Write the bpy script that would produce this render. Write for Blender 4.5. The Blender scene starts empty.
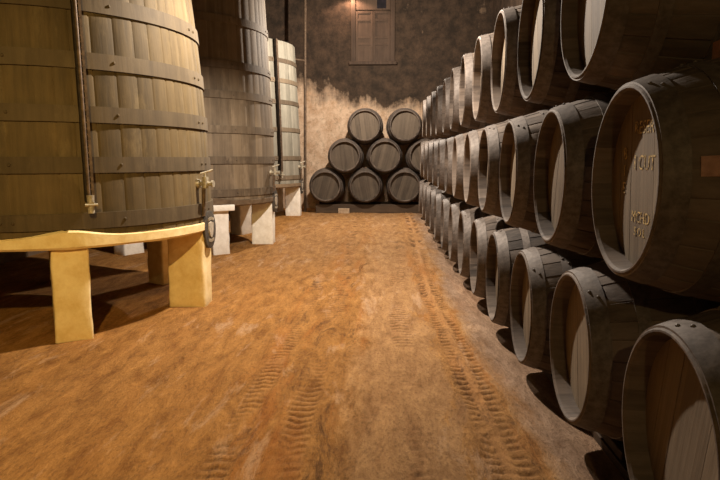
import bpy, bmesh, math, random
import numpy as np
from mathutils import Vector, Matrix, noise
random.seed(7)
PI = math.pi
COL = bpy.context.scene.collection
H = 1.55

def lin(r, g, b):
    f = lambda c: (c/255/12.92) if c/255 <= .04045 else ((c/255+.055)/1.055)**2.4
    return (f(r), f(g), f(b), 1)

# ------------------------------------------------------------------ materials
class NT:
    def __init__(s, name, rough=.8, metal=0, spec=.3):
        s.m = bpy.data.materials.new(name); s.m.use_nodes = True
        s.t = s.m.node_tree; s.b = s.t.nodes['Principled BSDF']
        s.b.inputs['Roughness'].default_value = rough
        s.b.inputs['Metallic'].default_value = metal
        s.b.inputs['Specular IOR Level'].default_value = spec
        s._c = None
    def n(s, typ, **kw):
        x = s.t.nodes.new(typ)
        for k, v in kw.items(): setattr(x, k, v)
        return x
    def l(s, a, b): s.t.links.new(a, b)
    def put(s, sock, v):
        if isinstance(v, bpy.types.NodeSocket): s.l(v, sock)
        else: sock.default_value = v
    def co(s):
        if s._c is None: s._c = s.n('ShaderNodeTexCoord').outputs['Object']
        return s._c
    def map(s, scale, src=None, loc=None):
        m = s.n('ShaderNodeMapping'); s.l(src or s.co(), m.inputs['Vector'])
        m.inputs['Scale'].default_value = scale
        if loc is not None: s.put(m.inputs['Location'], loc)
        return m.outputs['Vector']
    def noise(s, vec, scale, detail=4, rough=.6, dist=0):
        x = s.n('ShaderNodeTexNoise'); s.l(vec, x.inputs['Vector'])
        x.inputs['Scale'].default_value = scale; x.inputs['Detail'].default_value = detail
        x.inputs['Roughness'].default_value = rough; x.inputs['Distortion'].default_value = dist
        return x.outputs['Fac']
    def ramp(s, v, stops):
        r = s.n('ShaderNodeValToRGB'); s.l(v, r.inputs['Fac']); e = r.color_ramp.elements
        while len(e) < len(stops): e.new(.5)
        for i, (p, c) in enumerate(stops):
            e[i].position = p
            e[i].color = c if isinstance(c, tuple) else (c, c, c, 1)
        return r.outputs['Color']
    def math(s, op, a, b=0, c=0):
        x = s.n('ShaderNodeMath', operation=op)
        s.put(x.inputs[0], a); s.put(x.inputs[1], b); s.put(x.inputs[2], c)
        return x.outputs[0]
    def mix(s, fac, a, b, blend='MIX'):
        x = s.n('ShaderNodeMix', data_type='RGBA', blend_type=blend)
        s.put(x.inputs['Factor'], fac); s.put(x.inputs['A'], a); s.put(x.inputs['B'], b)
        return x.outputs['Result']
    def sep(s, v):
        x = s.n('ShaderNodeSeparateXYZ'); s.l(v, x.inputs[0]); return x.outputs
    def attr(s, name):
        return s.n('ShaderNodeAttribute', attribute_name=name).outputs['Fac']
    def rnd(s): return s.n('ShaderNodeObjectInfo').outputs['Random']
    def bump(s, h, strength=.5, dist=.01):
        x = s.n('ShaderNodeBump'); s.l(h, x.inputs['Height'])
        x.inputs['Strength'].default_value = strength; x.inputs['Distance'].default_value = dist
        s.l(x.outputs['Normal'], s.b.inputs['Normal'])
    def color(s, c): s.put(s.b.inputs['Base Color'], c)

def wood(name, dark, light, axis, grain=1., stave_amt=.5, worn=None, rough=.75, attr=True, per_obj=.3):
    k = NT(name, rough)
    sc = [26*grain]*3; sc[axis] = 1.3*grain
    base = k.co()
    off = k.n('ShaderNodeVectorMath', operation='ADD'); k.l(base, off.inputs[0])
    r = k.rnd(); cmb = k.n('ShaderNodeCombineXYZ')
    k.l(k.math('MULTIPLY', r, 37.), cmb.inputs[axis]); k.l(cmb.outputs[0], off.inputs[1])
    v = off.outputs[0]
    g = k.noise(k.map(sc, v), 1., 6, .65)
    big = k.noise(v, 3.2, 4, .6)
    t = k.math('ADD', k.math('MULTIPLY', g, .75), k.math('MULTIPLY', big, .45))
    if attr:
        st = k.attr('stave')
        t = k.math('ADD', t, k.math('MULTIPLY', k.math('SUBTRACT', st, .5), stave_amt))
    t = k.math('ADD', t, k.math('MULTIPLY', k.math('SUBTRACT', r, .5), per_obj))
    c = k.ramp(t, [(.3, dark), (.9, light)])
    if worn:
        w = k.ramp(k.noise(k.map([4*(1 if i != axis else .35) for i in range(3)], v), 1., 6, .7), [(.56, 0.), (.7, 1.)])
        c = k.mix(k.math('MULTIPLY', w, .6), c, worn)
    k.color(c); k.bump(g, .5, .006)
    return k.m

M = {}
M['barrel'] = wood('barrel_oak', lin(46, 38, 32), lin(112, 99, 88), 0, 1, .35, lin(136, 122, 110))
M['head'] = wood('barrel_head_oak', lin(84, 72, 58), lin(142, 127, 106), 2, 1, .3)
M['vat'] = wood('vat_oak', lin(58, 48, 30), lin(106, 89, 59), 2, .8, .34, lin(124, 107, 75))
M['vat_dark'] = wood('vat_dark_oak', lin(84, 72, 58), lin(136, 120, 98), 2, .8, .3, lin(146, 130, 108))
M['vat_pale'] = wood('vat_bleached_oak', lin(100, 97, 86), lin(152, 147, 133), 2, .8, .35, lin(168, 164, 150))
M['hoop_wood'] = wood('vat_hoop', lin(58, 48, 34), lin(98, 84, 62), 2, .5, 0, lin(112, 98, 74), attr=False)
M['ring'] = wood('ring_beam_timber', lin(84, 68, 52), lin(136, 116, 92), 0, .5, 0, attr=False)
M['head_dark'] = wood('pile_head_oak', lin(62, 54, 46), lin(104, 92, 78), 2, 1, .3)
M['timber'] = wood('old_timber', lin(46, 36, 28), lin(92, 74, 56), 0, .6, 0, attr=False)
M['timber_pale'] = wood('pale_timber', lin(150, 105, 84), lin(190, 140, 112), 0, .8, 0, attr=False)
M['shutter'] = wood('shutter_wood', lin(66, 53, 43), lin(102, 83, 68), 2, .6, 0, attr=False)

def simple(name, a, b, scale, rough=.7, metal=0., bump=.3, bd=.004, lo=.35, hi=.7):
    k = NT(name, rough, metal)
    n_ = k.noise(k.co(), scale, 6, .65)
    k.color(k.ramp(n_, [(lo, a), (hi, b)])); k.bump(n_, bump, bd)
    return k.m
M['iron'] = simple('hoop_iron', lin(82, 74, 68), lin(114, 105, 98), 30, .6, .2)
M['iron_dark'] = simple('dark_iron', lin(34, 30, 27), lin(66, 56, 47), 30, .6, .4)
M['brass'] = simple('tap_metal', lin(150, 140, 120), lin(206, 198, 178), 30, .45, .4)
M['plaque'] = simple('plaque_slate', lin(56, 52, 48), lin(92, 86, 78), 40, .6)
M['plaque_relief'] = simple('plaque_relief_metal', lin(150, 140, 124), lin(190, 180, 164), 40, .6)
M['paper'] = simple('old_label_paper', lin(196, 152, 134), lin(230, 190, 172), 30, .9)
M['pipe'] = simple('rusty_pipe', lin(74, 60, 48), lin(120, 100, 80), 20, .6, .2)
M['cork'] = simple('bung_cork', lin(110, 84, 60), lin(150, 120, 90), 40, .9)
M['whitewash'] = simple('stand_whitewash', lin(226, 220, 206), lin(250, 246, 236), 9, .9, 0, .5, .012)
M['whitewash_ochre'] = simple('stand_ochre_limewash', lin(226, 200, 140), lin(248, 230, 180), 7, .9, 0, .5, .012)
M['ceiling'] = simple('ceiling_boards', lin(50, 40, 32), lin(72, 58, 46), 3, .9)
M['glass_dark'] = simple('dusty_dark_pane', lin(30, 28, 32), lin(48, 44, 50), 6, .3)
M['brick'] = simple('brick_block', lin(150, 128, 104), lin(186, 164, 138), 14, .9)
k = NT('faded_yellow_paint', .8)
k.color(k.mix(k.ramp(k.noise(k.co(), 55, 3, .7), [(.42, 0.), (.58, 1.)]), lin(120, 102, 72), lin(222, 194, 130)))
M['paint'] = k.m
k = NT('lamp_glow', .5); k.color((1, .8, .6, 1)); k.b.inputs['Emission Color'].default_value = (1, .72, .48, 1)
k.b.inputs['Emission Strength'].default_value = 12; M['bulb'] = k.m

# mouldy limewashed plaster; lamplit lower and dim upper wall also painted in by height
def wall_mat(name, pale_a, pale_b, mould_and_shade, z_lo, z_hi):
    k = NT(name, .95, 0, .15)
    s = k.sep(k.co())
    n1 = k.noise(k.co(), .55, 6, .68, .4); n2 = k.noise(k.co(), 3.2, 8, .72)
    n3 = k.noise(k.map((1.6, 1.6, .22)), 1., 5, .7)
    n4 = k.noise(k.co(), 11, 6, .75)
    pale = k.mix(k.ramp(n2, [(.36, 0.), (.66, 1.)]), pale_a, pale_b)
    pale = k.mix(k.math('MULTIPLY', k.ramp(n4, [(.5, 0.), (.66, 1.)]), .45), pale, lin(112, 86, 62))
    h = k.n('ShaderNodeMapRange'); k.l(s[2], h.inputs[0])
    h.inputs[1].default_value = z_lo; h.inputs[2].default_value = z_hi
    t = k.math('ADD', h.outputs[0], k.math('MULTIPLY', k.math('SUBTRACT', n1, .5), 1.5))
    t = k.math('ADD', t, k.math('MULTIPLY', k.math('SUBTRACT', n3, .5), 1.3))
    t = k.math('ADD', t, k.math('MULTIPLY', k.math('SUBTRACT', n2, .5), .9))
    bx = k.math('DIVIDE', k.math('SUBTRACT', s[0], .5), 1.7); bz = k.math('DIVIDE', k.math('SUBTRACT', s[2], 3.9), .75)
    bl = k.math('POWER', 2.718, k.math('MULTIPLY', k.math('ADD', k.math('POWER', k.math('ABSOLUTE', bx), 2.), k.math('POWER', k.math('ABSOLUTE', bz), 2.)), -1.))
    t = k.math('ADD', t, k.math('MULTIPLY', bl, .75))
    dk = k.mix(k.ramp(n2, [(.4, 0.), (.68, 1.)]), mould_and_shade, lin(92, 75, 61))
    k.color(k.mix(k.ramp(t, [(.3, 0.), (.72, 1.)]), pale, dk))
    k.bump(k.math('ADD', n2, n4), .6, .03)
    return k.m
M['wall'] = wall_mat('mouldy_shaded_plaster', lin(196, 162, 130), lin(238, 212, 184), lin(56, 48, 41), 2.7, 4.2)
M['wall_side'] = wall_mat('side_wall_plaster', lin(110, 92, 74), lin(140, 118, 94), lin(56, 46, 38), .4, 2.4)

# earth floor
def floor_mat():
    k = NT('packed_earth', .95, 0, .15)
    s = k.sep(k.co()); X, Y = s[0], s[1]
    a = k.noise(k.map((1, .32, 1)), 1.5, 8, .68, .5)
    b = k.noise(k.map((1, .3, 1)), 8., 10, .78, .4)
    c = k.noise(k.map((1, .45, 1)), 55, 6, .75)
    w = k.math('ADD', X, k.math('MULTIPLY', k.math('SUBTRACT', a, .5), .9))
    w = k.math('ADD', w, k.math('MULTIPLY', k.math('SUBTRACT', b, .5), .35))
    def edge(x0, x1):
        f = k.n('ShaderNodeMapRange', interpolation_type='SMOOTHSTEP'); k.l(w, f.inputs[0])
        f.inputs[1].default_value = x0; f.inputs[2].default_value = x1; return f.outputs[0]
    fy = k.n('ShaderNodeMapRange', interpolation_type='SMOOTHSTEP'); k.l(Y, fy.inputs[0])
    fy.inputs[1].default_value = 6.5; fy.inputs[2].default_value = 11.; far = fy.outputs[0]
    near = k.math('SUBTRACT', 1., far)
    orange = k.mix(k.ramp(b, [(.34, 0.), (.66, 1.)]), lin(124, 82, 38), lin(192, 140, 78))
    sand = k.mix(k.ramp(b, [(.34, 0.), (.66, 1.)]), lin(140, 102, 66), lin(198, 156, 108))
    grey = k.mix(k.ramp(b, [(.34, 0.), (.66, 1.)]), lin(108, 86, 70), lin(172, 146, 124))
    left_rut = k.math('MULTIPLY', edge(-1.0, -.75), k.math('SUBTRACT', 1., edge(-.22, -.12)))
    right_rut = k.math('MULTIPLY', edge(.40, .48), k.math('SUBTRACT', 1., edge(.74, .86)))
    rut = k.math('MULTIPLY', k.math('ADD', left_rut, right_rut), k.math('ADD', k.math('MULTIPLY', near, .7), .3))
    col = k.mix(k.math('MULTIPLY', edge(-.3, .0), .85), orange, sand)
    col = k.mix(k.math('MULTIPLY', right_rut, .7), col, orange)
    col = k.mix(k.math('MULTIPLY', edge(-2.2, -1.6), k.math('MULTIPLY', far, .6)), col, sand)
    col = k.mix(k.math('MULTIPLY', edge(.74, 1.0), .85), col, grey)
    # orange clay smears following the wheel lanes
    sm = k.ramp(k.noise(k.map((2.4, .3, 1)), 1.2, 7, .7, .6), [(.5, 0.), (.62, 1.)])
    col = k.mix(k.math('MULTIPLY', k.math('MULTIPLY', sm, .55), k.math('ADD', k.math('MULTIPLY', rut, .8), .2)), col, lin(170, 104, 44))
    # damp dark scuffs
    d = k.ramp(k.noise(k.map((2.2, .45, 1)), 2.6, 10, .8, .8), [(.53, 0.), (.62, 1.)])
    col = k.mix(k.math('MULTIPLY', k.math('MULTIPLY', d, .8), k.math('ADD', k.math('MULTIPLY', rut, .8), .2)), col, lin(84, 56, 32))
    p = k.ramp(k.noise(k.map((2.2, .5, 1), None, (7, 3, 0)), 1.7, 8, .72, .5), [(.56, 0.), (.66, 1.)])
    col = k.mix(k.math('MULTIPLY', p, .5), col, lin(206, 172, 138))
    tr = k.attr('track')
    col = k.mix(k.math('MULTIPLY', tr, .5), col, lin(200, 150, 100))
    tb = k.attr('tread')
    col = k.mix(k.math('MULTIPLY', tb, .85), col, lin(70, 44, 26))
    col = k.mix(k.math('MULTIPLY', k.ramp(c, [(.5, 0.), (.64, 1.)]), .4), col, lin(74, 50, 32))
    k.color(col)
    k.bump(k.math('ADD', k.math('MULTIPLY', b, .8), k.math('MULTIPLY', c, .45)), 1., .045)
    return k.m
M['floor'] = floor_mat()

# ------------------------------------------------------------------ helpers
def thing(name, label, cat, loc=(0, 0, 0), group=None, rz=0):
    o = bpy.data.objects.new(name, None); COL.objects.link(o)
    o.empty_display_size = .2
    o.location = loc; o.rotation_euler = (0, 0, rz)
    o['label'] = label; o['category'] = cat
    if group: o['group'] = group
    return o

def obj(name, bm, mat, parent=None, loc=(0, 0, 0), smooth=True, angle=.6):
    me = bpy.data.meshes.new(name)
    bmesh.ops.recalc_face_normals(bm, faces=bm.faces[:])
    bm.to_mesh(me); bm.free()
    if mat: me.materials.append(mat)
    if smooth:
        me.polygons.foreach_set('use_smooth', [True]*len(me.polygons))
        me.set_sharp_from_angle(angle=angle)
    o = bpy.data.objects.new(name, me); COL.objects.link(o)
    o.parent = parent; o.location = loc
    return o

def tag(o, label, cat, group=None):
    o['label'] = label; o['category'] = cat
    if group: o['group'] = group
    return o

def box(bm, c, s, rot=None, bevel=0.):
    r = bmesh.ops.create_cube(bm, size=1)
    vs = r['verts']
    for v in vs: v.co = Vector((v.co.x*s[0], v.co.y*s[1], v.co.z*s[2]))
    if bevel:
        es = list({e for v in vs for e in v.link_edges})
        g = bmesh.ops.bevel(bm, geom=es, offset=bevel, segments=2, affect='EDGES', profile=.5)
        vs = list({v for f in g['faces'] for v in f.verts} | {v for v in vs if v.is_valid})
    mt = Matrix.Translation(c) @ (rot.to_4x4() if rot else Matrix.Identity(4))
    for v in vs: v.co = mt @ v.co
    return vs

def cyl(bm, a, b, r, r2=None, seg=16, cap=True):
    a = Vector(a); b = Vector(b); d = b-a
    q = Vector((0, 0, 1)).rotation_difference(d.normalized()).to_matrix().to_4x4()
    m = Matrix.Translation((a+b)/2) @ q
    return bmesh.ops.create_cone(bm, cap_ends=cap, segments=seg, radius1=r, radius2=r if r2 is None else r2, depth=d.length, matrix=m)['verts']

def rough_verts(vs, amt, sc, seed=0):
    for v in vs:
        n_ = noise.noise_vector(v.co*sc+Vector((seed*3.1, seed*1.7, seed)))
        v.co += n_*amt

def block(name, c, s, mat, parent, rz=0, cuts=7, amt=.014, seed=0, bevel=.02):
    bm = bmesh.new()
    r = bmesh.ops.create_cube(bm, size=1)
    for v in r['verts']: v.co = Vector((v.co.x*s[0], v.co.y*s[1], v.co.z*s[2]))
    if bevel: bmesh.ops.bevel(bm, geom=bm.edges[:], offset=bevel, segments=2, affect='EDGES', profile=.5)
    bmesh.ops.subdivide_edges(bm, edges=[e for e in bm.edges if e.calc_length() > .1], cuts=cuts, use_grid_fill=True)
    for v in bm.verts:
        v.co += noise.noise_vector(v.co*6+Vector((seed*3.3, seed, 0)))*amt
    bmesh.ops.rotate(bm, verts=bm.verts[:], cent=(0, 0, 0), matrix=Matrix.Rotation(rz, 3, 'Z'))
    bmesh.ops.triangulate(bm, faces=[f for f in bm.faces if len(f.verts) > 4])
    return obj(name, bm, mat, parent, c, True, .9)

def staves(axis, profile, n, groove=.006, sub=3, seed=0, close=True):
    """profile: list of (a, r, grooved) along the axis. Revolved, n staves separated by shallow grooves."""
    rr = random.Random(seed)
    bm = bmesh.new(); lay = bm.faces.layers.float.new('stave')
    wid = [1+rr.uniform(-.28, .28) for _ in range(n)]; tot = sum(wid)
    angs = []; t = 0
    for i, w in enumerate(wid):
        d = w/tot*2*PI
        angs.append((t, 1., i))
        e = min(.16*d, .012)
        angs.append((t+e, 0., i))
        for j in range(1, sub): angs.append((t+e+(d-2*e)*j/sub, 0., i))
        angs.append((t+d-e, 0., i))
        t += d
    val = [rr.random() for _ in range(n)]
    rad = [rr.uniform(-1, 1)*.0022 for _ in range(n)]
    rings = []
    for a, r, gz in profile:
        ring = []
        for an, g, i in angs:
            q = r-(groove*g if gz else 0)+(rad[i] if gz and g == 0 else 0)
            x, y = q*math.cos(an), q*math.sin(an)
            ring.append(bm.verts.new((a, x, y) if axis == 0 else (x, y, a)))
        rings.append(ring)
    m = len(angs)
    for p in range(len(rings)-1):
        for q in range(m):
            f = bm.faces.new((rings[p][q], rings[p][(q+1) % m], rings[p+1][(q+1) % m], rings[p+1][q]))
            f[lay] = val[angs[q][2]]
    if close:
        bm.faces.new(rings[0]); bm.faces.new(rings[-1])
    return bm

def band(axis, prof, seg=72, th=.004):
    """closed thin hoop; prof = list of (a, r)"""
    bm = bmesh.new(); rings = []
    pts = [(a, r+th) for a, r in prof]+[(a, r-.004) for a, r in reversed(prof)]
    for a, r in pts:
        rings.append([bm.verts.new((a, r*math.cos(2*PI*i/seg), r*math.sin(2*PI*i/seg)) if axis == 0 else
                                   (r*math.cos(2*PI*i/seg), r*math.sin(2*PI*i/seg), a)) for i in range(seg)])
    n_ = len(rings)
    for p in range(n_):
        A, B = rings[p], rings[(p+1) % n_]
        for q in range(seg):
            bm.faces.new((A[q], A[(q+1) % seg], B[(q+1) % seg], B[q]))
    return bm

def sst(a, b, x):
    t = max(0., min(1., (x-a)/(b-a))); return t*t*(3-2*t)
def rise(y): return .10*sst(9., 15., y)

# ------------------------------------------------------------------ setting
def struct(o): o['kind'] = 'structure'; return o
XL, XR, YB, YF, ZC = -5.6, 3.2, 17.5, -5.0, 7.2

def make_floor():
    xs = np.concatenate([np.arange(XL-.2, -2.0, .09), np.arange(-2.0, 1.35, .022), np.arange(1.35, XR+.25, .09)])
    ys = np.concatenate([np.arange(YF-.2, 1.8, .16), np.arange(1.8, 5, .013), np.arange(5, 6.5, .02), np.arange(6.5, 10, .05), np.arange(10, YB+.25, .1)])
    nx, ny = len(xs), len(ys)
    GX, GY = np.meshgrid(xs, ys)
    Z = np.zeros_like(GX); TR = np.zeros_like(GX); TD = np.zeros_like(GX)
    lanes = [(.62, .115, 1.0, .085, 0), (.25, .09, .75, .085, 1), (-.42, .085, .75, .08, 2), (-.78, .075, .65, .075, 3)]
    for j in range(ny):
        y = ys[j]; g = rise(y)
        for i in range(nx):
            x = xs[i]
            ais = sst(-1.9, -1.4, x)*(1-sst(.9, 1.15, x))
            n1 = noise.noise(Vector((x*.9, y*.5, 0)))*.02
            n2 = noise.noise(Vector((x*4.2, y*2.6, 3.)))*.009
            n3 = noise.noise(Vector((x*11, y*9, 7.)))*.0045
            rz_ = max(math.exp(-((x+.5)/.33)**2), math.exp(-((x-.62)/.2)**2))*(1-sst(6., 10., y))
            if ais > 0 and rz_ > .03:
                q_ = noise.noise(Vector((x*13, y*7, 2.5))); q2 = noise.noise(Vector((x*24, y*15, 6.5)))
                n3 -= rz_*(.016*max(0., q_-.05)+.010*max(0., q2)-.005)
            z = g+(n1+n2+n3)*ais
            for (lx, hw, st, pit, sd) in lanes:
                cx = lx+.05*math.sin(y*.55+sd*1.3)+.05*sst(6, 10, y)*(1 if lx > 0 else -1)*2
                d = (x-cx)/hw
                if abs(d) < 1.7:
                    fade = .75+.9*noise.noise(Vector((y*.8, sd*5.3, 1.)))
                    fade = max(0., min(1., fade))*st
                    core = 1-sst(.75, 1.1, abs(d))
                    lip = math.exp(-((abs(d)-1.25)/.22)**2)
                    ph = y/pit+.35*abs(d)*(1 if sd % 2 else -1)+.25*noise.noise(Vector((x*9, y*3, sd)))
                    bar = sst(-.15, .35, math.sin(2*PI*ph))
                    if sd == 0: mid = 1-sst(.22, .34, abs(d))
                    else: mid = 0
                    if sd: fade *= sst(-.5, .05, noise.noise(Vector((x*3.5, y*1.5, 4.4+sd))))
                    bar *= (1-mid)*sst(-.3, .2, noise.noise(Vector((x*6, y*4, sd*3+9)))+.3)
                    z += ais*fade*(-.016*core*bar+.004*core+.009*lip+.006*mid)
                    TR[j, i] = max(TR[j, i], fade*core*(1-bar)*.9)
                    TD[j, i] = max(TD[j, i], fade*core*bar*.8)
            Z[j, i] = z
    idx = np.arange(nx*ny).reshape(ny, nx)
    faces = np.stack([idx[:-1, :-1], idx[:-1, 1:], idx[1:, 1:], idx[1:, :-1]], -1).reshape(-1, 4)
    me = bpy.data.meshes.new('floor')
    verts = np.stack([GX, GY, Z], -1).reshape(-1, 3)
    me.vertices.add(len(verts)); me.vertices.foreach_set('co', verts.ravel())
    me.loops.add(faces.size); me.loops.foreach_set('vertex_index', faces.ravel())
    me.polygons.add(len(faces)); me.polygons.foreach_set('loop_start', np.arange(0, faces.size, 4))
    me.update(calc_edges=True)
    for nm, A in (('track', TR), ('tread', TD)):
        at = me.attributes.new(nm, 'FLOAT', 'POINT'); at.data.foreach_set('value', A.ravel().astype(np.float32))
    me.polygons.foreach_set('use_smooth', [True]*len(faces))
    me.materials.append(M['floor'])
    o = bpy.data.objects.new('floor', me); COL.objects.link(o); struct(o)
make_floor()

def slab(name, lo, hi, mat):
    bm = bmesh.new(); lo = Vector(lo); hi = Vector(hi)
    box(bm, (lo+hi)/2, hi-lo)
    return struct(obj(name, bm, mat, None, (0, 0, 0), False))
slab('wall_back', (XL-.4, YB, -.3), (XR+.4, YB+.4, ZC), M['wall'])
slab('wall_left', (XL-.4, YF, -.3), (XL, YB, ZC), M['wall_side'])
slab('wall_right', (XR, YF, -.3), (XR+.4, YB, ZC), M['wall_side'])
slab('wall_front', (XL-.4, YF-.4, -.3), (XR+.4, YF, ZC), M['wall_side'])
slab('ceiling', (XL-.4, YF-.4, ZC), (XR+.4, YB+.4, ZC+.2), M['ceiling'])

# shuttered window high in the back wall
w = bpy.data.objects.new('window_1', None); COL.objects.link(w); struct(w); w.location = (-.18, YB, 4.3)
bm = bmesh.new()
box(bm, (-.56, -.03, 1.05), (.13, .1, 2.1), None, .01); box(bm, (.56, -.03, 1.05), (.13, .1, 2.1), None, .01)
box(bm, (0, -.03, 2.1), (1.25, .1, .14), None, .01)
obj('window_frame', bm, M['shutter'], w)
bm = bmesh.new(); box(bm, (0, -.08, -.04), (1.36, .2, .09), None, .015); obj('window_sill', bm, M['shutter'], w)
for sx in (-1, 1):
    bm = bmesh.new(); cx = sx*.248
    box(bm, (cx, -.012, .7), (.49, .03, 1.38))
    for zz in (.03, .5, .68, 1.16, 1.37): box(bm, (cx, -.034, zz), (.49, .03, .07), None, .006)
    for dx in (-.215, .215): box(bm, (cx+dx, -.036, .7), (.06, .034, 1.4), None, .006)
    for q in range(4): box(bm, (cx-.13+q*.087, -.03, .26), (.012, .02, .42))
    obj('shutter', bm, M['shutter'], w)
bm = bmesh.new(); box(bm, (0, -.02, 1.74), (.98, .05, .6)); obj('upper_panel', bm, M['shutter'], w)
bm = bmesh.new()
pts = [(-.13, 0), (.13, 0)]+[(.13*math.cos(a), .34+.13*math.sin(a)) for a in np.linspace(0, PI, 9)]
f = bm.faces.new([bm.verts.new((.24+x, -.047, 1.47+z)) for x, z in pts])
r = bmesh.ops.extrude_face_region(bm, geom=[f])
for v in r['geom']:
    if isinstance(v, bmesh.types.BMVert): v.co.y -= .012
obj('arched_pane', bm, M['glass_dark'], w, (0, 0, 0), False)

# ------------------------------------------------------------------ barrels
L = 1.45
def brad(x, rc, rb):
    t = (x-L/2)/(L/2); return rc+(rb-rc)*(1-abs(t)**2.1)

def barrel_meshes(rc, rb, seed, head_mat='head'):
    th = .027; rec = .085
    prof = [(rec+.03, rc-th-.002, False), (rec, rc-th, False), (.012, rc-th+.006, False), (.0, rc-th+.014, False), (0, rc-.006, False), (.006, rc, False)]
    for i in range(1, 20): x = L*i/20; prof.append((x, brad(x, rc, rb), True))
    prof += [(L-a, r, False) for a, r, _ in reversed(prof[:6])]
    d = {}
    o = obj('staves', staves(0, prof, 28, .004, 2, seed, False), M['barrel'], None, (0, 0, 0), True, .5)
    d['staves'] = o.data; bpy.data.objects.remove(o)
    for nm, x0 in (('head', rec), ('rear', L-rec-.03)):
        bm = bmesh.new(); lay = bm.faces.layers.float.new('stave')
        rr = random.Random(seed+5); R = rc-th+.004; n = 6; ys_ = [-R+2*R*i/n for i in range(n+1)]
        for i in range(n):
            a0, a1 = ys_[i]+.0012, ys_[i+1]-.0012
            up = [(y, math.sqrt(max(0, R*R-y*y))) for y in np.linspace(a0, a1, 7)]
            pl = up+[(y, -z) for y, z in reversed(up)]
            dx = rr.uniform(-.0015, .0015); val = rr.random()
            fr = [bm.verts.new((x0+dx, y, z)) for y, z in pl]; bk = [bm.verts.new((x0+.03, y, z)) for y, z in pl]
            fs = [bm.faces.new(fr), bm.faces.new(bk[::-1])]
            for q in range(len(pl)):
                a, b = q, (q+1) % len(pl)
                try: fs.append(bm.faces.new((fr[a], bk[a], bk[b], fr[b])))
                except ValueError: pass
            for f in fs: f[lay] = val
        bmesh.ops.remove_doubles(bm, verts=bm.verts[:], dist=1e-6)
        o = obj('head', bm, M[head_mat], None, (0, 0, 0), False); d[nm] = o.data; bpy.data.objects.remove(o)
    hs = []
    for k_, (a, b) in enumerate(((.008, .09), (.2, .255), (.44, .5), (L-.5, L-.44), (L-.255, L-.2), (L-.09, L-.008))):
        bm = band(0, [(x, brad(x, rc, rb)+.0015) for x in np.linspace(a, b, 4)])
        for q in (-.05, .05):
            xm = (a+b)/2+q*.3; r_ = brad(xm, rc, rb)+.004; an = PI/2+q+.25
            bmesh.ops.create_uvsphere(bm, u_segments=8, v_segments=6, radius=.009, matrix=Matrix.Translation((xm, r_*math.cos(an), r_*math.sin(an))))
        o = obj('hoop', bm, M['iron'], None, (0, 0, 0), True, .5); hs.append(o.data); bpy.data.objects.remove(o)
    d['hoops'] = hs
    bm = bmesh.new(); cyl(bm, (L/2, 0, rb-.02), (L/2, 0, rb+.012), .032, .034)
    o = obj('bung', bm, M['cork']); d['bung'] = o.data; bpy.data.objects.remove(o)
    d['rb'] = rb; d['rc'] = rc
    return d

RB = .511
KIND = [barrel_meshes(.380, RB, 3), barrel_meshes(.381, RB, 11)]
KTOP = [barrel_meshes(.400, .497, 23), barrel_meshes(.399, .497, 31)]
KPILE = [barrel_meshes(.392, .492, 41, 'head_dark'), barrel_meshes(.388, .492, 47, 'head_dark')]
rng = random.Random(5)
def child(name, me, parent, loc, rx=0):
    o = bpy.data.objects.new(name, me); COL.objects.link(o); o.parent = parent
    o.location = loc; o.rotation_euler = (rx, 0, 0); return o
def barrel(kinds, x, y, zc, label, group, rz=0., pitch=0.):
    d = rng.choice(kinds)
    t = thing('barrel', label, 'barrel', (x, y, zc-d['rb']), group, rz)
    roll = rng.uniform(0, 2*PI); c = (0, 0, d['rb'])
    child('staves', d['staves'], t, c, roll)
    h2 = rng.uniform(-.35, .35)
    child('head', d['head'], t, c, h2); child('head', d['rear'], t, c, h2)
    for me in d['hoops']: child('hoop', me, t, c, rng.uniform(-.5, .5))
    child('bung', d['bung'], t, c, 0)
    return t, d

ORD = ['nearest', 'second', 'third', 'fourth', 'fifth', 'sixth', 'seventh', 'eighth', 'ninth', 'tenth', 'eleventh', 'twelfth', 'thirteenth']
def pos(i, n):
    return 'nearest to the camera' if i == 0 else ('farthest down the aisle' if i == n-1 else ORD[i]+' from the camera')
P = 1.035
by = [1.93, 2.985]+[2.985+P*k_ for k_ in range(1, 12)]
my = [2.44+P*k_ for k_ in range(12)]
ty = [3.0+P*k_ for k_ in range(11)]
jx = lambda: rng.uniform(-.009, .009)
YAW = -.05
rows = {}
for i, y in enumerate(by):
    dz = (.065, .055)[i] if i < 2 else 0
    lab = 'dark oak barrel in the bottom row beside the aisle, '+pos(i, 13)
    t, d = barrel(KIND, (.985 if i else .965)+jx(), y, .535+dz+rise(y), lab, 'barrels in the bottom row on the right', YAW+.3*jx())
for i, y in enumerate(my):
    lab = 'dark oak barrel in the middle row on the right, '+pos(i, 12)
    if i == 0: lab = 'large barrel with faded yellow lettering on its head, nearest in the middle row'
    t, d = barrel(KIND, (.97+jx() if i else .98), y, (1.448 if i else 1.462)+rise(y), lab, 'barrels in the middle row on the right', YAW+.3*jx())
    if i == 0: M1, M1d = t, d
for i, y in enumerate(ty):
    lab = 'dark oak barrel in the top row on the right, '+pos(i, 11)
    t, d = barrel(KTOP, .975+jx(), y, 2.34+rise(y), lab, 'barrels in the top row on the right', YAW+.3*jx())

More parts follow.
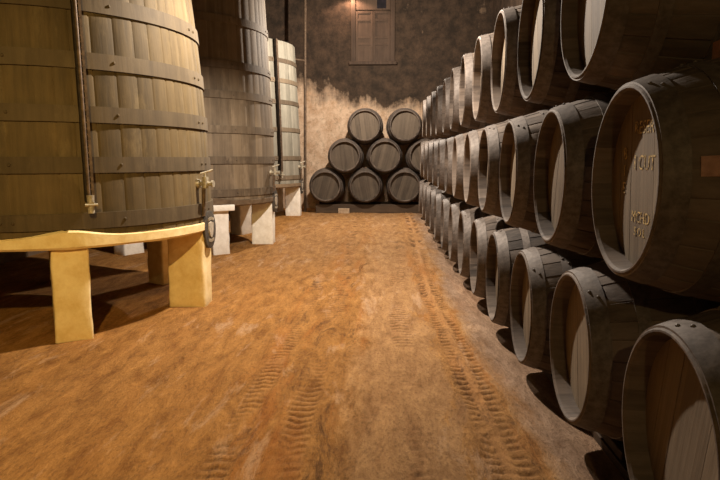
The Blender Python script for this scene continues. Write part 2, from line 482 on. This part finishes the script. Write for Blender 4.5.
# painted lettering on the head of the nearest middle barrel
def lettering(items, parent, xface):
    bm = bmesh.new()
    for s, (y, z), size, rot in items:
        cu = bpy.data.curves.new('t', 'FONT'); cu.body = s; cu.size = size; cu.align_x = 'CENTER'; cu.extrude = .0004; cu.resolution_u = 3
        o = bpy.data.objects.new('t', cu); COL.objects.link(o)
        me = bpy.data.meshes.new_from_object(o)
        b2 = bmesh.new(); b2.from_mesh(me)
        for v in b2.verts:
            p, q = v.co.x, v.co.y
            p, q = p*math.cos(rot)-q*math.sin(rot), p*math.sin(rot)+q*math.cos(rot)
            v.co = Vector((xface-v.co.z, -(p+y), q+z))
        b2.to_mesh(me); b2.free(); bm.from_mesh(me)
        bpy.data.objects.remove(o); bpy.data.curves.remove(cu); bpy.data.meshes.remove(me)
    return obj('lettering', bm, M['paint'], parent, (0, 0, M1d['rb']), False)
for it in [('RESER', (0.000, .19), .075, 0), ('B', (-.19, .085), .075, 0), ('I', (-.19, .015), .07, 0), ('E', (-.185, -.06), .07, 0),
           ('I CUT', (0.020, .045), .085, 0), ('MCHD', (0.015, -.17), .065, 0), ('5 O L', (0.015, -.225), .05, 0)]:
    o = lettering([it], M1, .0825)
    o['label'] = 'faded yellow stencilled lettering'

# scrap of paper label on its side
bm = bmesh.new(); g = []
for i, x in enumerate(np.linspace(.115, .175, 5)):
    r_ = brad(x, M1d['rc'], M1d['rb'])+.004
    g.append([bm.verts.new((x, -r_*math.cos(a), r_*math.sin(a))) for a in np.linspace(.07, .23, 8)])
for i in range(4):
    for j in range(7): bm.faces.new((g[i][j], g[i+1][j], g[i+1][j+1], g[i][j+1]))
ret = bmesh.ops.solidify(bm, geom=bm.faces[:], thickness=.002)
obj('paper_label', bm, M['paper'], M1, (0, 0, M1d['rb']))['label'] = 'torn pinkish paper label'

# wooden wedge on top of that barrel
bm = bmesh.new()
for v in box(bm, (0, 0, .045), (.2, .13, .09), None, .006):
    if v.co.y > 0: v.co.z *= .9
o = obj('wooden_wedge', bm, M['timber_pale'], None, (1.44, 2.44, 1.447+brad(.36, .385, RB)+.005), False)
tag(o, 'small pinkish wooden wedge on top of the lettered barrel', 'wedge')

# timber runners below the stack
def runner(x, hgt, label):
    bm = bmesh.new(); yy = np.linspace(1.35, 15.1, 40); prev = None
    for y in yy:
        g = rise(y); ring = [bm.verts.new((dx, y, z)) for dx, z in ((-.09, g-.05), (.09, g-.05), (.09, g+hgt), (-.09, g+hgt))]
        if prev:
            for q in range(4): bm.faces.new((prev[q], prev[(q+1) % 4], ring[(q+1) % 4], ring[q]))
        else: bm.faces.new(ring)
        prev = ring
    bm.faces.new(prev)
    tag(obj('timber_runner', bm, M['timber'], None, (x, 0, 0), False), label, 'timber', 'timber runners under the barrels')
xo = .3
hz = .535-brad(xo+.09, .38, RB)-.004
runner(1+xo, hz, 'long timber runner on the floor under the bottom barrels, aisle side')
runner(1+L-xo, hz, 'long timber runner on the floor under the bottom barrels, wall side')
for x, s in ((1+xo, 'aisle'), (1+L-xo, 'wall')):
    for y, w_ in ((1.93, 'nearest'), (2.985, 'second')):
        bm = bmesh.new(); box(bm, (0, 0, .025), (.16, .34, .05), None, .006)
        tag(obj('packing_plank', bm, M['timber'], None, (x, y, hz), False), 'short packing plank under the %s bottom barrel, %s side' % (w_, s), 'plank', 'packing planks under the near barrels')

# ------------------------------------------------------------------ pile against the back wall
def side_barrel(x, y, zc, label):
    t, d = barrel(KPILE, x, y, zc, label, 'barrels piled against the back wall', PI/2)
    return t
PY = 15.72; RP = .492; base = .33
pz = [base+RP, base+RP+.8, base+RP+1.6]
cnt = 0
for i, (x, lab) in enumerate(((-1.42, 'leftmost'), (-.36, 'second from the left'), (.69, 'third from the left'), (1.74, 'rightmost'))):
    side_barrel(x, PY+rng.uniform(-.03, .03), pz[0]+(0 if i else .0), 'barrel in the bottom row of the pile against the back wall, '+lab)
for x, lab in ((-.9, 'left'), (.16, 'middle'), (1.22, 'right')):
    side_barrel(x, PY+rng.uniform(-.03, .03), pz[1], 'barrel in the middle row of the pile against the back wall, %s one' % lab)
for x, lab in ((-.37, 'left'), (.69, 'right')):
    side_barrel(x, PY+rng.uniform(-.03, .03), pz[2], 'barrel on top of the pile against the back wall, %s one' % lab)
for dy, lab in ((.24, 'front'), (1.2, 'rear')):
    bm = bmesh.new(); box(bm, (.25, 0, .115), (3.9, .2, .23), None, .012)
    tag(obj('support_beam', bm, M['timber'], None, (0, PY+dy, .1), False), 'dark %s timber beam carrying the pile at the back wall' % lab, 'beam', 'beams under the back pile')
bm = bmesh.new(); box(bm, (0, 0, .07), (.3, .12, .14), None, .01)
tag(obj('stone_block', bm, M['brick'], None, (-.93, PY+.06, .095), False), 'small pale block on the floor against the front beam of the pile', 'block')

# ------------------------------------------------------------------ vats
def vat_radius(z, zs):
    for (z0, r0), (z1, r1) in zip(zs, zs[1:]):
        if z <= z1: return r0+(r1-r0)*(z-z0)/(z1-z0)
    return zs[-1][1]

def make_vat(cx, cy, z0, zt, zs, hoops, hh, mats, labels, gauge, stand_mat, cap=False, seed=0, ring_mat=None):
    g = rise(cy)
    wood_m, hoop_m = mats
    t = thing('wooden_vat', labels[0], 'vat', (cx, cy, z0), 'standing vats on the left')
    R = lambda z: vat_radius(z, zs)
    prof = [(0, R(z0)-.06, False), (0, R(z0), True)]
    n = 14
    for i in range(1, n): z = z0+(zt-z0)*i/n; prof.append((z-z0, R(z), True))
    prof += [(zt-z0, R(zt), True), (zt-z0, R(zt)-.06, False), (zt-z0-.12, R(zt)-.06, False)]
    obj('staves', staves(2, prof, 60, .006, 2, seed, True), wood_m, t, (0, 0, 0), True, .5)
    for z in hoops:
        bm = band(2, [(z-z0+dz, R(z+dz)+.002) for dz in np.linspace(-hh/2, hh/2, 4)], 120, .016)
        for a in (-.06, .02, -.75, -1.3, -1.36):
            r_ = R(z)+.018
            bmesh.ops.create_uvsphere(bm, u_segments=8, v_segments=6, radius=.014, matrix=Matrix.Translation((r_*math.cos(a), r_*math.sin(a), z-z0)))
        obj('hoop', bm, hoop_m, t, (0, 0, 0), True, .5)
    # tap towards the aisle
    zt_ = 1.3-z0+g*.5; r0 = R(1.3)
    a0 = -.12; ca, sa = math.cos(a0), math.sin(a0)
    rot = Matrix.Rotation(a0, 4, 'Z')
    bm = bmesh.new()
    cyl(bm, (r0-.05, 0, zt_), (r0+.16, 0, zt_), .022); cyl(bm, (r0-.01, 0, zt_), (r0+.025, 0, zt_), .05, .042)
    cyl(bm, (r0+.08, 0, zt_-.045), (r0+.08, 0, zt_+.07), .032); cyl(bm, (r0+.15, 0, zt_), (r0+.17, 0, zt_), .034)
    bm.transform(rot); tp = obj('tap', bm, M['brass'], t)
    bm = bmesh.new(); cyl(bm, (r0+.08, 0, zt_+.07), (r0+.08, 0, zt_+.11), .011); cyl(bm, (r0+.04, -.02, zt_+.1), (r0+.15, .04, zt_+.14), .013, .009)
    bm.transform(rot); obj('tap_handle', bm, M['brass'], tp)
    bm = bmesh.new(); cyl(bm, (r0+.06, 0, zt_-.04), (r0+.05, 0, zt_-.33), .02, .018)
    bm.transform(rot); obj('spout', bm, M['pipe'], tp)
    if gauge:
        a, zb, ztop, wd = gauge
        rot = Matrix.Rotation(a, 4, 'Z')
        gz = [zb+(ztop-zb)*i/10 for i in range(11)]
        def rail(dx0, dx1, dy0, dy1, mat, nm, par, zz=gz):
            bm = bmesh.new(); prev = None
            for z in zz:
                r_ = R(z)
                ring = [bm.verts.new(rot @ Vector((r_+x, y, z-z0))) for x, y in ((dx0, dy0), (dx1, dy0), (dx1, dy1), (dx0, dy1))]
                if prev:
                    for q in range(4): bm.faces.new((prev[q], prev[(q+1) % 4], ring[(q+1) % 4], ring[q]))
                else: bm.faces.new(ring)
                prev = ring
            bm.faces.new(prev); return obj(nm, bm, mat, par, (0, 0, 0), False)
        gb = rail(.0, .075, -wd/2, wd/2, M['iron_dark'], 'level_gauge', t)
        rail(.07, .095, wd/2-.02, wd/2, M['pipe'], 'gauge_edge', gb)
        bm = bmesh.new()
        for i in range(10):
            cyl(bm, rot @ Vector((R(gz[i])+.095, -.012, gz[i]-z0)), rot @ Vector((R(gz[i+1])+.095, -.012, gz[i+1]-z0)), .013)
        obj('sight_tube', bm, M['pipe'], gb)
        bm = bmesh.new()
        zz = zb+.1
        while zz < ztop-.05:
            p = rot @ Vector((R(zz)+.077, .022, zz-z0)); box(bm, p, (.004, .022, .01), Matrix.Rotation(a, 3, 'Z')); zz += .05
        obj('gauge_marks', bm, M['paper'], gb, (0, 0, 0), False)
        bm = bmesh.new(); p = Vector((R(zb)+.06, 0, zb-z0))
        cyl(bm, rot @ (p+Vector((-.08, 0, -.02))), rot @ (p+Vector((.06, 0, -.02))), .022)
        cyl(bm, rot @ (p+Vector((.03, 0, -.1))), rot @ (p+Vector((.03, 0, .05))), .026, .03)
        cyl(bm, rot @ (p+Vector((.05, -.05, -.03))), rot @ (p+Vector((.05, .05, -.03))), .013)
        obj('gauge_valve', bm, M['brass'], gb)
    # masonry stand
    s = thing('vat_stand', labels[1], 'stand', (cx, cy, g), 'stands under the vats')
    Rr = R(z0); top = z0-g; N = 144; bmr = bmesh.new(); rings = []
    for i in range(N):
        an = 2*PI*i/N
        d = abs(((an+PI/6) % (PI/3))-PI/6)
        b = math.exp(-(d/.17)**2)
        if min(an, 2*PI-an) < .3: b *= .0
        ro = Rr+.02+.03*b; zo = top+.055*b
        nz = noise.noise(Vector((an*6, seed, 0)))*.008
        sec = [(Rr-.34, top-.10), (ro-.02, top-.10+nz), (ro+nz, top-.08), (ro+nz, zo-.01), (ro-.02, zo), (Rr+.008, zo+.006*b), (Rr+.004, top-.0), (Rr-.34, top)]
        rings.append([bmr.verts.new((r_*math.cos(an), r_*math.sin(an), z_)) for r_, z_ in sec])
    for i in range(N):
        A, B = rings[i], rings[(i+1) % N]
        for q in range(8): bmr.faces.new((A[q], A[(q+1) % 8], B[(q+1) % 8], B[q]))
    obj('ring_beam', bmr, ring_mat or stand_mat, s, (0, 0, 0), True, .6)
    ph = top-.095
    for i in range(6):
        an = i*PI/3+(.1 if cap and i == 5 else 0); rm = Rr-.03-.17
        block('pillar', (rm*math.cos(an), rm*math.sin(an), ph/2-.02), (.38, .29, ph+.04), stand_mat, s, an, 5, .016, seed*7+i)
        if cap and i == 5:
            block('pillar_cap', ((rm+.03)*math.cos(an), (rm+.03)*math.sin(an), ph-.02), (.46, .44, .1), stand_mat, s, an, 3, .006, i, .012)
    # oval plaque on the aisle pillar
    bm = bmesh.new(); X0 = Rr+.02; zc = top-.09; hw, hhh = .135, .2
    def oval(x, w2, h2): return [bm.verts.new((x, w2*math.cos(2*PI*i/40), zc+h2*math.sin(2*PI*i/40))) for i in range(40)]
    A = oval(X0-.03, hw, hhh); B = oval(X0+.016, hw, hhh); C_ = oval(X0+.02, hw-.018, hhh-.018)
    for p, q in ((A, B), (B, C_)):
        for i in range(40): bm.faces.new((p[i], p[(i+1) % 40], q[(i+1) % 40], q[i]))
    bm.faces.new(A); bm.faces.new(C_)
    TW = Matrix.Translation((X0, 0, 0)) @ Matrix.Rotation(-.15, 4, 'Z') @ Matrix.Translation((-X0, 0, 0))
    bm.transform(TW)
    pq = obj('plaque', bm, M['plaque'], s, (0, 0, 0), True, .5); pq['label'] = 'dark oval plaque'
    bm = bmesh.new()
    for rr_, zz, ws in ((0, .0, 1.), ):
        pts = [(-.06, .07), (0, .085), (.06, .07), (.058, -.01), (.035, -.06), (0, -.085), (-.035, -.06), (-.058, -.01)]
        f = bm.faces.new([bm.verts.new((X0+.018, y, zc+z)) for y, z in pts])
        r = bmesh.ops.extrude_face_region(bm, geom=[f])
        for v in r['geom']:
            if isinstance(v, bmesh.types.BMVert): v.co.x += .012; v.co.y *= .85
    for zz in (.12, -.12):
        for i in range(5): box(bm, (X0+.023, (i-2)*.026, zc+zz-abs(i-2)*.006*(1 if zz > 0 else -1)), (.012, .014, .03))
    bm.transform(TW)
    obj('emblem', bm, M['plaque_relief'], pq, (0, 0, 0), False)
    return t

ZS1 = [(.8, 1.558), (1.1, 1.548), (2.0, 1.515), (2.6, 1.475), (3.2, 1.415), (5.0, 1.2)]
make_vat(-3.37, 6.16, .9, 4.7, ZS1, [1.03, 1.50, 1.92, 2.36, 2.83, 3.32, 3.85, 4.4], .135, (M['vat'], M['hoop_wood']),
         ('huge weathered wooden vat nearest the camera on the left, with vertical level gauge', 'ochre limewashed stand on pillars under the nearest vat'),
         (-.935, 1.2, 4.5, .065), M['whitewash_ochre'], seed=1)
ZS2 = [(.8, 1.545), (2.0, 1.53), (3.0, 1.49), (4.24, 1.435), (6, 1.34)]
make_vat(-3.45, 10.69, .88, 4.9, ZS2, [1.0, 1.53, 2.02, 2.57, 3.04, 3.74, 4.45], .12, (M['vat_dark'], M['vat_dark']),
         ('dark wooden vat standing between the nearest vat and the pale far one', 'whitewashed stand on pillars under the middle vat'),
         None, M['whitewash'], True, seed=2, ring_mat=M['ring'])
ZS3 = [(.8, 1.58), (2.0, 1.555), (3.2, 1.51), (4.5, 1.445), (6, 1.4)]
make_vat(-3.58, 15.2, .95, 4.33, ZS3, [1.1, 1.57, 2.25, 2.9, 3.4, 3.87], .1, (M['vat_pale'], M['vat_dark']),
         ('pale bleached wooden vat farthest away, next to the back wall', 'whitewashed stand on pillars under the farthest vat'),
         (-.70, 1.2, 4.33, .07), M['whitewash'], seed=3, ring_mat=M['ring'])

# pipe beside the far vat
pp = thing('standpipe', 'thin rusty pipe rising from the floor beside the farthest vat', 'pipe', (-2.03, 16.2, rise(16.)))
bm = bmesh.new(); cyl(bm, (0, 0, -.02), (.08, 0, 6.0), .04, .035, 12); obj('pipe', bm, M['pipe'], pp)
bm = bmesh.new(); cyl(bm, (.05, 0, 4.05), (-.35, -.25, 4.07), .025, .025, 10); cyl(bm, (-.33, -.24, 4.07), (-.36, -.26, 4.07), .05, .05, 10)
obj('bracket', bm, M['pipe'], pp)

# lamp high on the back wall
lp = thing('wall_lamp', 'small glowing lamp high on the back wall beside the shuttered window', 'lamp', (-.83, YB, 6.12))
bm = bmesh.new(); box(bm, (0, -.02, .05), (.14, .04, .2), None, .008); cyl(bm, (0, -.02, .1), (0, -.22, .14), .015); obj('bracket', bm, M['iron_dark'], lp)
bm = bmesh.new(); cyl(bm, (0, -.22, .15), (0, -.22, .04), .03, .14, 24, False); bmesh.ops.solidify(bm, geom=bm.faces[:], thickness=.004); obj('lamp_shade', bm, M['iron_dark'], lp)
bm = bmesh.new(); bmesh.ops.create_uvsphere(bm, u_segments=16, v_segments=10, radius=.05, matrix=Matrix.Translation((0, -.22, .05))); obj('bulb', bm, M['bulb'], lp)

# ------------------------------------------------------------------ lights, camera
def spot(name, loc, power, color, size=160, blend=.35, aim=None, radius=.05):
    l = bpy.data.lights.new(name, 'SPOT'); l.energy = power; l.color = color
    l.spot_size = math.radians(size); l.spot_blend = blend; l.shadow_soft_size = radius
    o = bpy.data.objects.new(name, l); COL.objects.link(o); o.location = loc
    d = Vector(aim)-Vector(loc) if aim else Vector((0, 0, -1))
    o.rotation_euler = d.to_track_quat('-Z', 'Y').to_euler(); return o
WARM = (1, .86, .72)
def bulb(name, loc, power, color, radius=.05):
    l = bpy.data.lights.new(name, 'POINT'); l.energy = power; l.color = color; l.shadow_soft_size = radius
    o = bpy.data.objects.new(name, l); COL.objects.link(o); o.location = loc
spot('aisle_lamp_middle', (-.35, 6.2, 3.85), 1050, WARM)
bulb('aisle_lamp_far', (-.2, 12.9, 4.3), 1000, WARM)
spot('floodlight_near', (-.9, -.3, 3.8), 850, (1, .68, .24), 70, .9, (-2.9, 5.0, -.2))
bulb('near_fill', (.0, -3.0, 3.6), 130, (1, .68, .28))  # added weak yellow fill behind the camera, tints the near barrel sides
spot('wall_lamp_light', (-.83, YB-.3, 6.1), 70, (1, .62, .42), 150)

wd = bpy.data.worlds.new('cellar_air'); bpy.context.scene.world = wd; wd.use_nodes = True
wd.node_tree.nodes['Background'].inputs[0].default_value = (1, .75, .5, 1)
wd.node_tree.nodes['Background'].inputs[1].default_value = .01

cam = bpy.data.cameras.new('camera'); cam.sensor_width = 36; cam.lens = 36*590/720
co = bpy.data.objects.new('camera', cam); COL.objects.link(co)
co.location = (0, 0, H); co.rotation_euler = (PI/2-.1366, 0, .0315)
sc = bpy.context.scene; sc.camera = co
vs = sc.view_settings; vs.view_transform = 'Standard'; vs.look = 'None'; vs.gamma = 1; vs.use_curve_mapping = False
vs.exposure = 0
